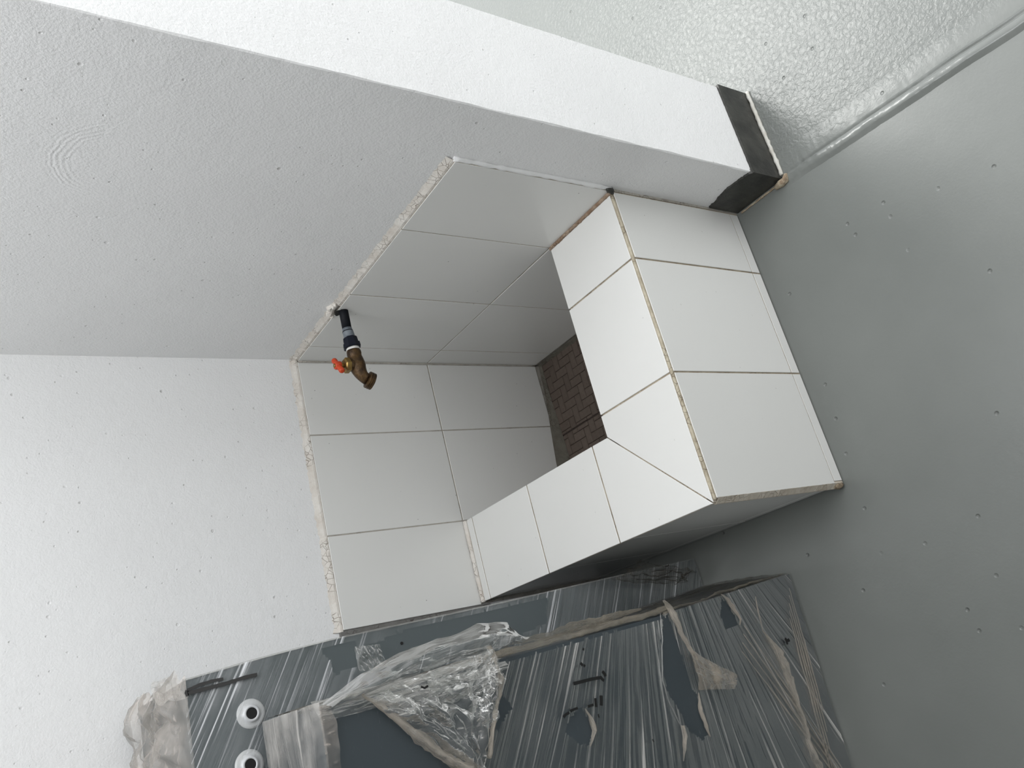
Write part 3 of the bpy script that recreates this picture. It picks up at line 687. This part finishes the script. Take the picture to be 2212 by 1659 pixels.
# crumpled film sagging beside the sink, the gap's shade painted into its colour
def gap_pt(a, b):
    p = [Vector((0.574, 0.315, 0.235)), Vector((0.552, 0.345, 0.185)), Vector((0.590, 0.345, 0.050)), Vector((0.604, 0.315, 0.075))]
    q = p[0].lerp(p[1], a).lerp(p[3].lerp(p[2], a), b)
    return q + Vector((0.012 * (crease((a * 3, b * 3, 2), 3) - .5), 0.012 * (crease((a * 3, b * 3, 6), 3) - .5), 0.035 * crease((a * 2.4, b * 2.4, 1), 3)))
o = sheet('plastic_sheet', 70, 50, gap_pt, M_GAPSHADE, None, lambda a, b: (a * .6, b))
o['label'] = 'shade-darkened crumpled plastic film stuffed in the dark gap between sink and cabinets'; o['category'] = 'plastic sheet'

# --- front cabinet
ZF = 0.876
fl = [(0.0, 0.637), (0.331, 0.656), (0.643, 0.664), (0.765, 0.669), (ZF, 0.671)]
def yf(x): return 0.488 - (x - 0.637) * 0.041
def lf(z): return interp(fl, z)
def lb(z): return lf(z) - 0.024 + 0.016 * min(1.0, z / ZF)
front = thing('steel_cabinet', 'shorter dark grey steel cabinet in torn clear wrap, standing in front on the floor', 'cabinet', (0.9, 0.39, 0)); parts = []
parts.append(loft_box('cabinet_body', [(z, lb(z), x) for z, x in fl], lambda x: YR + 0.013, yf, 1.30, M_STEEL))
tears = [jag(p) for p in [[(0.6612, 0.3293), (0.6578, 0.3160), (0.7000, 0.3107), (0.7343, 0.3086), (0.7676, 0.3084), (0.7759, 0.3007), (0.8013, 0.3044), (0.8316, 0.2993), (0.8374, 0.3149), (0.8195, 0.3370), (0.7784, 0.3494), (0.7637, 0.3580), (0.7253, 0.3544), (0.6938, 0.3450)], [(0.7674, 0.5547), (0.7502, 0.5335), (0.7457, 0.5166), (0.7641, 0.5111), (0.7788, 0.5110), (0.7950, 0.5212), (0.7835, 0.5400), (0.7740, 0.5512)], [(0.6490, 0.1883), (0.6655, 0.1776), (0.6977, 0.1696), (0.6991, 0.2042), (0.6760, 0.2038)], [(0.6513, 0.6461), (0.6496, 0.3327), (0.6592, 0.3245), (0.6614, 0.3569), (0.6639, 0.4936), (0.6691, 0.6434)], [(0.7003, 0.6443), (0.7112, 0.6328), (0.7238, 0.6267), (0.7364, 0.6452), (0.7455, 0.6533), (0.7382, 0.6612)], [(0.6652, 0.8748), (0.6675, 0.8244), (0.6910, 0.7993), (0.7110, 0.7790), (0.7439, 0.7487), (0.7673, 0.7350), (0.7917, 0.7214), (0.8330, 0.9011), (0.7407, 0.9126)], [(0.6675, 0.8244), (0.6502, 0.6458), (0.6879, 0.6353), (0.7430, 0.6638), (0.7829, 0.6862), (0.7933, 0.7153), (0.7439, 0.7487), (0.7047, 0.7839)]]]
def zf0(x, z):
    dx = x - 0.637; q = (z + 0.966 * dx) / (1 + 3.33 * dx) if (1 + 3.33 * dx) else z
    q = min(q, 0.49 + (z - 0.49) if q > 0.49 else q)
    return q if q < 0.49 else z - 0.62 * dx if z - 0.62 * dx > 0.49 else 0.49 + (z - 0.62 * dx - 0.49) * 0.5
def front_xy(a, b):
    z = 0.004 + (ZF + 0.001 - 0.004) * b; x0 = lf(z); return x0 - 0.0015 + (1.30 - x0) * a, z
def front_pt(a, b):
    x, z = front_xy(a, b); k = zf0(x, z)
    return (x, yf(x) + 0.0026 + 0.0020 * crease((x * 6, k * 75, 0), 3) + 0.0014 * fbm((x * 9, z * 9, 3), 2), z)
def front_uv(a, b): x, z = front_xy(a, b); return (x, zf0(x, z))
parts.append(sheet('stretch_film', 190, 330, front_pt, M_FILM, None, front_uv, lambda a, b: not any(inside(*front_xy(a, b), p) for p in tears)))
# film over the left side and the top
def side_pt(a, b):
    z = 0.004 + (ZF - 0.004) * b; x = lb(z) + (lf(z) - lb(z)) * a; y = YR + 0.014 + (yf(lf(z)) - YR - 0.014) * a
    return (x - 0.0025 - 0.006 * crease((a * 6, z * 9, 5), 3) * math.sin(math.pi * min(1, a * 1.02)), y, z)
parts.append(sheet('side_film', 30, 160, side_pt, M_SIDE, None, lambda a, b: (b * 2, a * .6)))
def top_pt(a, b):
    x0 = lf(ZF) - 0.008; x = x0 + 0.63 * a; y = YR + 0.013 + (yf(x) + 0.004 - YR - 0.013) * b
    return (x, y, ZF + 0.003 + 0.004 * crease((x * 4, y * 45, 1), 3) + 0.002 * fbm((x * 20, y * 20, 1), 2) - 0.006 * max(0, (b - .93) / .07) ** 2)
parts.append(sheet('top_film', 120, 60, top_pt, M_FILMW, None, lambda a, b: (a * .63, b * .25)))
# lip of film hanging over the front edge of the top
def lip_pt(a, b):
    x0 = lf(ZF) - 0.004; x = x0 + 0.63 * a; hang = 0.016 + 0.006 * fbm((x * 22, 1, 1), 3)
    return (x, yf(x) + 0.0045 + 0.003 * crease((x * 30, b, 2), 2), ZF + 0.002 - hang * b)
parts.append(sheet('top_film_lip', 140, 6, lip_pt, M_FILMT, None, lambda a, b: (b * .1, a * 3)))
# gathered strands along the front left edge
def edge_pts(z0, z1, n, off, wob, seed):
    out = []
    for k in range(n + 1):
        z = z0 + (z1 - z0) * k / n; s = fbm((z * 14, seed, 0), 3)
        out.append((lf(z) - 0.003 + off + wob * s, yf(lf(z)) - 0.002 + 0.003 * fbm((z * 20, 7, seed), 2), z))
    return out
parts.append(strip('film_fold', edge_pts(0.30, 0.66, 60, -0.004, 0.004, 1.0), [0.0045 + 0.002 * fbm((k * .3, 1, 1), 2) for k in range(61)], M_ROPED))
parts.append(strip('film_fold', edge_pts(0.36, 0.60, 50, -0.012, 0.006, 2.0), [0.0062 * math.sin(math.pi * (k + 1) / 52) + 0.001 for k in range(51)], M_ROPED))
parts.append(strip('film_fold', edge_pts(0.02, 0.32, 50, -0.001, 0.006, 3.0), [0.0045 + 0.002 * fbm((k * .3, 4, 1), 2) for k in range(51)], M_ROPED))
def edge_film(a, b):
    z = 0.62 + (ZF + 0.004 - 0.62) * b; x = lf(z) - 0.010 + 0.024 * a
    y = yf(lf(z)) + 0.004 - 0.035 * (1 - a) ** 2 * (1 - 0.5 * b)
    return (x - 0.002 * crease((a * 4, z * 30, 1), 2), y + 0.004 * crease((a * 7, z * 16, 1), 3), z)
parts.append(sheet('film_fold', 24, 90, edge_film, M_FILMC, None, lambda a, b: (b * 1.2, a)))
# crumpled flap torn loose on the front
def quad_sheet(name, corners, nu, nv, base, amp, fr, mat, seed, uvk=(1, 1), shape=None, bulge=0.0, keepf=None):
    c = [Vector((x, 0, z)) for x, z in corners]
    def fn(a, b):
        q = c[0].lerp(c[1], a).lerp(c[3].lerp(c[2], a), b)
        h = base + amp * crease((a * fr[0] + seed, b * fr[1], seed), 2) + bulge * math.sin(math.pi * a) * math.sin(math.pi * b)
        j = Vector((fbm((a * 9, b * 9, seed), 2), 0, fbm((a * 9, b * 9, seed + 5), 2))) * 0.0025
        return (q.x + j.x, yf(q.x) + h, q.z + j.z)
    return sheet(name, nu, nv, fn, mat, None, lambda a, b: (a * uvk[0], b * uvk[1]), keepf)
parts.append(quad_sheet('film_flap', [(0.6678, 0.8256), (0.6491, 0.6455), (0.7843, 0.6866), (0.7798, 0.7121)], 120, 90, 0.004, 0.026, (3.0, 2.6), M_FILMC, 3.0, (1, 1), bulge=0.012))
parts.append(quad_sheet('film_flap', [(0.6678, 0.8256), (0.6491, 0.6455), (0.6929, 0.6388), (0.7057, 0.7841)], 110, 50, 0.007, 0.022, (3.6, 1.8), M_FILMC, 8.0, (1, 1), bulge=0.008))
parts.append(quad_sheet('film_flap', [(0.6477, 0.6466), (0.6879, 0.6353), (0.7427, 0.6651), (0.7271, 0.6860)], 40, 70, 0.005, 0.020, (1.8, 3.2), M_FILMC, 5.0, (1, 1), bulge=0.006))
rope = [(0.6666, 0.8266), (0.6791, 0.8113), (0.6997, 0.7901), (0.7107, 0.7802), (0.7283, 0.7641), (0.7502, 0.7438), (0.7652, 0.7249), (0.7830, 0.6997)]
parts.append(strip('film_rope', [(x, yf(x) + 0.010, z) for x, z in dense(rope, 0.006)], [0.0035 + 0.0075 * min(1, k / 12) * (1 + 0.35 * fbm((k * .35, 2, 2), 2)) for k in range(len(dense(rope, 0.006)))], M_ROPE, 0.45, 12, 0.4))
rope2 = [(0.6452, 0.6474), (0.6672, 0.6415), (0.6871, 0.6394), (0.7053, 0.6470), (0.7250, 0.6592), (0.7472, 0.6691), (0.7715, 0.6793)]
parts.append(strip('film_rope', [(x, yf(x) + 0.012, z) for x, z in dense(rope2, 0.006)], [0.0042 * (1 + 0.4 * fbm((k * .4, 6, 2), 2)) for k in range(len(dense(rope2, 0.006)))], M_ROPE, 0.5, 10, 0.5))
# loop of film standing off the left edge
def loop_pt(a, b):
    s = [Vector(p) for p in [(0.6687, 0.4750, 0.8709), (0.6444, 0.4750, 0.8148), (0.6302, 0.4750, 0.7625), (0.6216, 0.4750, 0.7012), (0.6151, 0.4750, 0.6430), (0.6224, 0.4750, 0.6003), (0.6425, 0.4750, 0.5770), (0.6775, 0.4920, 0.8735), (0.6664, 0.4920, 0.8207), (0.6622, 0.4920, 0.7654), (0.6564, 0.4920, 0.7124), (0.6559, 0.4920, 0.6714), (0.6539, 0.4920, 0.6425), (0.6542, 0.4920, 0.6095)]]
    t = a * (len(s) // 2 - 1); i = min(int(t), len(s) // 2 - 2); u = t - i; n = len(s) // 2
    top = s[i].lerp(s[i + 1], u); bot = s[n + i].lerp(s[n + i + 1], u); q = top.lerp(bot, b)
    return q + Vector((0.008 * crease((a * 3, b * 1.5, 4), 2) - 0.004, 0.022 * math.sin(math.pi * b) + 0.012 * crease((a * 4, b * 1.6, 2), 2), 0.004 * fbm((a * 8, b * 8, 1), 2)))
parts.append(sheet('film_loop', 90, 34, loop_pt, M_FILMC, None, lambda a, b: (a * 1.2, b * .5)))
# twisted strips hanging on the right half
def hang(name, pix, ws, mat, off=0.008, flat=0.3):
    p = dense(pix, 0.005); n = len(p)
    r = [interp([(i / (len(ws) - 1), v) for i, v in enumerate(ws)], k / max(1, n - 1)) for k in range(n)]
    return strip(name, [(x, yf(x) + off + 0.003 * fbm((k * .2, 3, 3), 2), z) for k, (x, z) in enumerate(p)], r, mat, flat, 10, 0.35)
parts.append(hang('film_strip', [(0.6357, 0.3234), (0.6483, 0.3142), (0.6691, 0.3104), (0.6908, 0.3049), (0.7107, 0.2968), (0.7239, 0.2920)], [0.003, 0.0075, 0.007, 0.0055, 0.005, 0.004], M_ROPE, 0.010))
def tri_pt(a, b):
    c = [Vector((x, 0, z)) for x, z in [(0.7130, 0.2957), (0.7657, 0.2256), (0.7841, 0.2362), (0.7708, 0.2996)]]
    q = c[0].lerp(c[1], a).lerp(c[0].lerp(c[3], 1.0).lerp(c[2], a), b)
    return (q.x, yf(q.x) + 0.006 + 0.008 * crease((a * 2.5, b * 2, 7), 2) + 0.012 * a, q.z + 0.003 * fbm((a * 12, b * 3, 3), 2) * b)
parts.append(sheet('film_strip', 40, 40, tri_pt, M_TAN, None, lambda a, b: (a, b * .4)))
parts.append(hang('film_strip', [(0.6457, 0.1902), (0.6548, 0.1795), (0.6724, 0.1715), (0.6896, 0.1657), (0.6977, 0.1696)], [0.002, 0.005, 0.005, 0.003, 0.0015], M_ROPE, 0.006))
parts.append(hang('film_strip', [(0.7135, 0.1207), (0.7287, 0.1102), (0.7531, 0.0982), (0.7798, 0.0935), (0.8127, 0.0924), (0.8416, 0.0917), (0.8630, 0.0910), (0.8910, 0.0914), (0.9185, 0.0919), (0.9380, 0.0830)], [0.0012, 0.006, 0.0105, 0.011, 0.0095, 0.007, 0.006, 0.0062, 0.008, 0.011], M_ROPE, 0.006, 0.2))
parts.append(hang('film_strip', [(0.6605, 0.1117), (0.6863, 0.1170), (0.7046, 0.1200), (0.7159, 0.1195)], [0.0008, 0.0016, 0.0018, 0.001], M_ROPE, 0.006))
parts.append(hang('film_strip', [(0.7740, 0.2999), (0.8009, 0.3063), (0.8207, 0.3047), (0.8356, 0.3011)], [0.001, 0.004, 0.0045, 0.001], M_ROPE, 0.006))
parts.append(hang('film_strip', [(0.8091, 0.3493), (0.8230, 0.3492), (0.8396, 0.3579), (0.8527, 0.3671)], [0.004, 0.0045, 0.003, 0.001], M_ROPE, 0.006))
parts.append(hang('film_strip', [(0.7497, 0.5146), (0.7648, 0.5080), (0.7795, 0.5080), (0.7893, 0.5161), (0.7959, 0.5223)], [0.001, 0.0035, 0.006, 0.0045, 0.001], M_ROPE, 0.006))
parts.append(hang('film_strip', [(0.6523, 0.3328), (0.6999, 0.3484), (0.7432, 0.3634), (0.7755, 0.3627), (0.8061, 0.3539)], [0.001, 0.0016, 0.0016, 0.0012, 0.0012], M_FILMC, 0.006))
for x0, x1, z0, z1, nn in ((0.66, 0.86, 0.02, 0.10, 5), (0.70, 0.95, 0.16, 0.03, 4)):
    for k in range(nn):
        f0 = k / nn; a = Vector((x0 + 0.012 * k, 0, z0 + 0.03 * f0)); b = Vector((x1 + 0.03 * k, 0, z0 + 0.012 + 0.04 * f0 if z1 > z0 else z1 - 0.01 * k))
        pts = [(a.lerp(b, t / 20).x, yf(a.lerp(b, t / 20).x) + 0.006, a.lerp(b, t / 20).z + 0.002 * fbm((t * .3, k, 1), 2)) for t in range(21)]
        parts.append(strip('film_fold', pts, [0.0008 + 0.0009 * math.sin(math.pi * t / 20) for t in range(21)], M_ROPE, 0.5, 8, 0.2))
# marker writing on the film
yfm = lambda x, z: yf(x)
ink([(0.7156, 0.5258), (0.7158, 0.5103), (0.7161, 0.4937), (0.7173, 0.4754)], 0.0021, M_INK, yfm, 1, 0.0085)
ink([(0.7099, 0.4721), (0.7142, 0.4692), (0.7175, 0.4686)], 0.0022, M_INK, yfm, 2, 0.0085)
ink([(0.7176, 0.4772), (0.7206, 0.4748), (0.7222, 0.4728)], 0.0022, M_INK, yfm, 3, 0.0085)
ink([(0.6748, 0.4963), (0.6770, 0.4944)], 0.0017, M_INK, yfm, 4, 0.0085)
ink([(0.6922, 0.5060), (0.6964, 0.5032)], 0.0020, M_INK, yfm, 5, 0.0085)
ink([(0.6956, 0.5013), (0.6983, 0.4996)], 0.0017, M_INK, yfm, 6, 0.0085)
ink([(0.7394, 0.4845), (0.7458, 0.4858), (0.7520, 0.4879)], 0.0026, M_INK, yfm, 7, 0.0085)
ink([(0.7407, 0.4951), (0.7465, 0.4962), (0.7517, 0.4971)], 0.0019, M_INK, yfm, 8, 0.0085)
ink([(0.7481, 0.5108), (0.7480, 0.5058), (0.7479, 0.5008)], 0.0018, M_INK, yfm, 9, 0.0085)
ink([(0.7519, 0.5546), (0.7495, 0.5500), (0.7486, 0.5434)], 0.0017, M_INK, yfm, 10, 0.0085)
ink([(0.7473, 0.5414), (0.7464, 0.5347), (0.7461, 0.5281)], 0.0016, M_INK, yfm, 11, 0.0085)
ink([(0.7608, 0.4967), (0.7656, 0.4967)], 0.0010, M_INK, yfm, 12, 0.0085)
ink([(0.8126, 0.4134), (0.8166, 0.4122)], 0.0009, M_INK, yfm, 13, 0.0085)
ink([(0.7358, 0.0744), (0.7403, 0.0705), (0.7399, 0.0640)], 0.0026, M_INK, yfm, 14, 0.0085)
ink([(0.7398, 0.0728), (0.7460, 0.0722)], 0.0020, M_INK, yfm, 15, 0.0085)
ink([(0.6734, 0.7621), (0.6759, 0.7576), (0.6743, 0.7528)], 0.0012, M_INK, yfm, 16, 0.030)
under(front, parts)
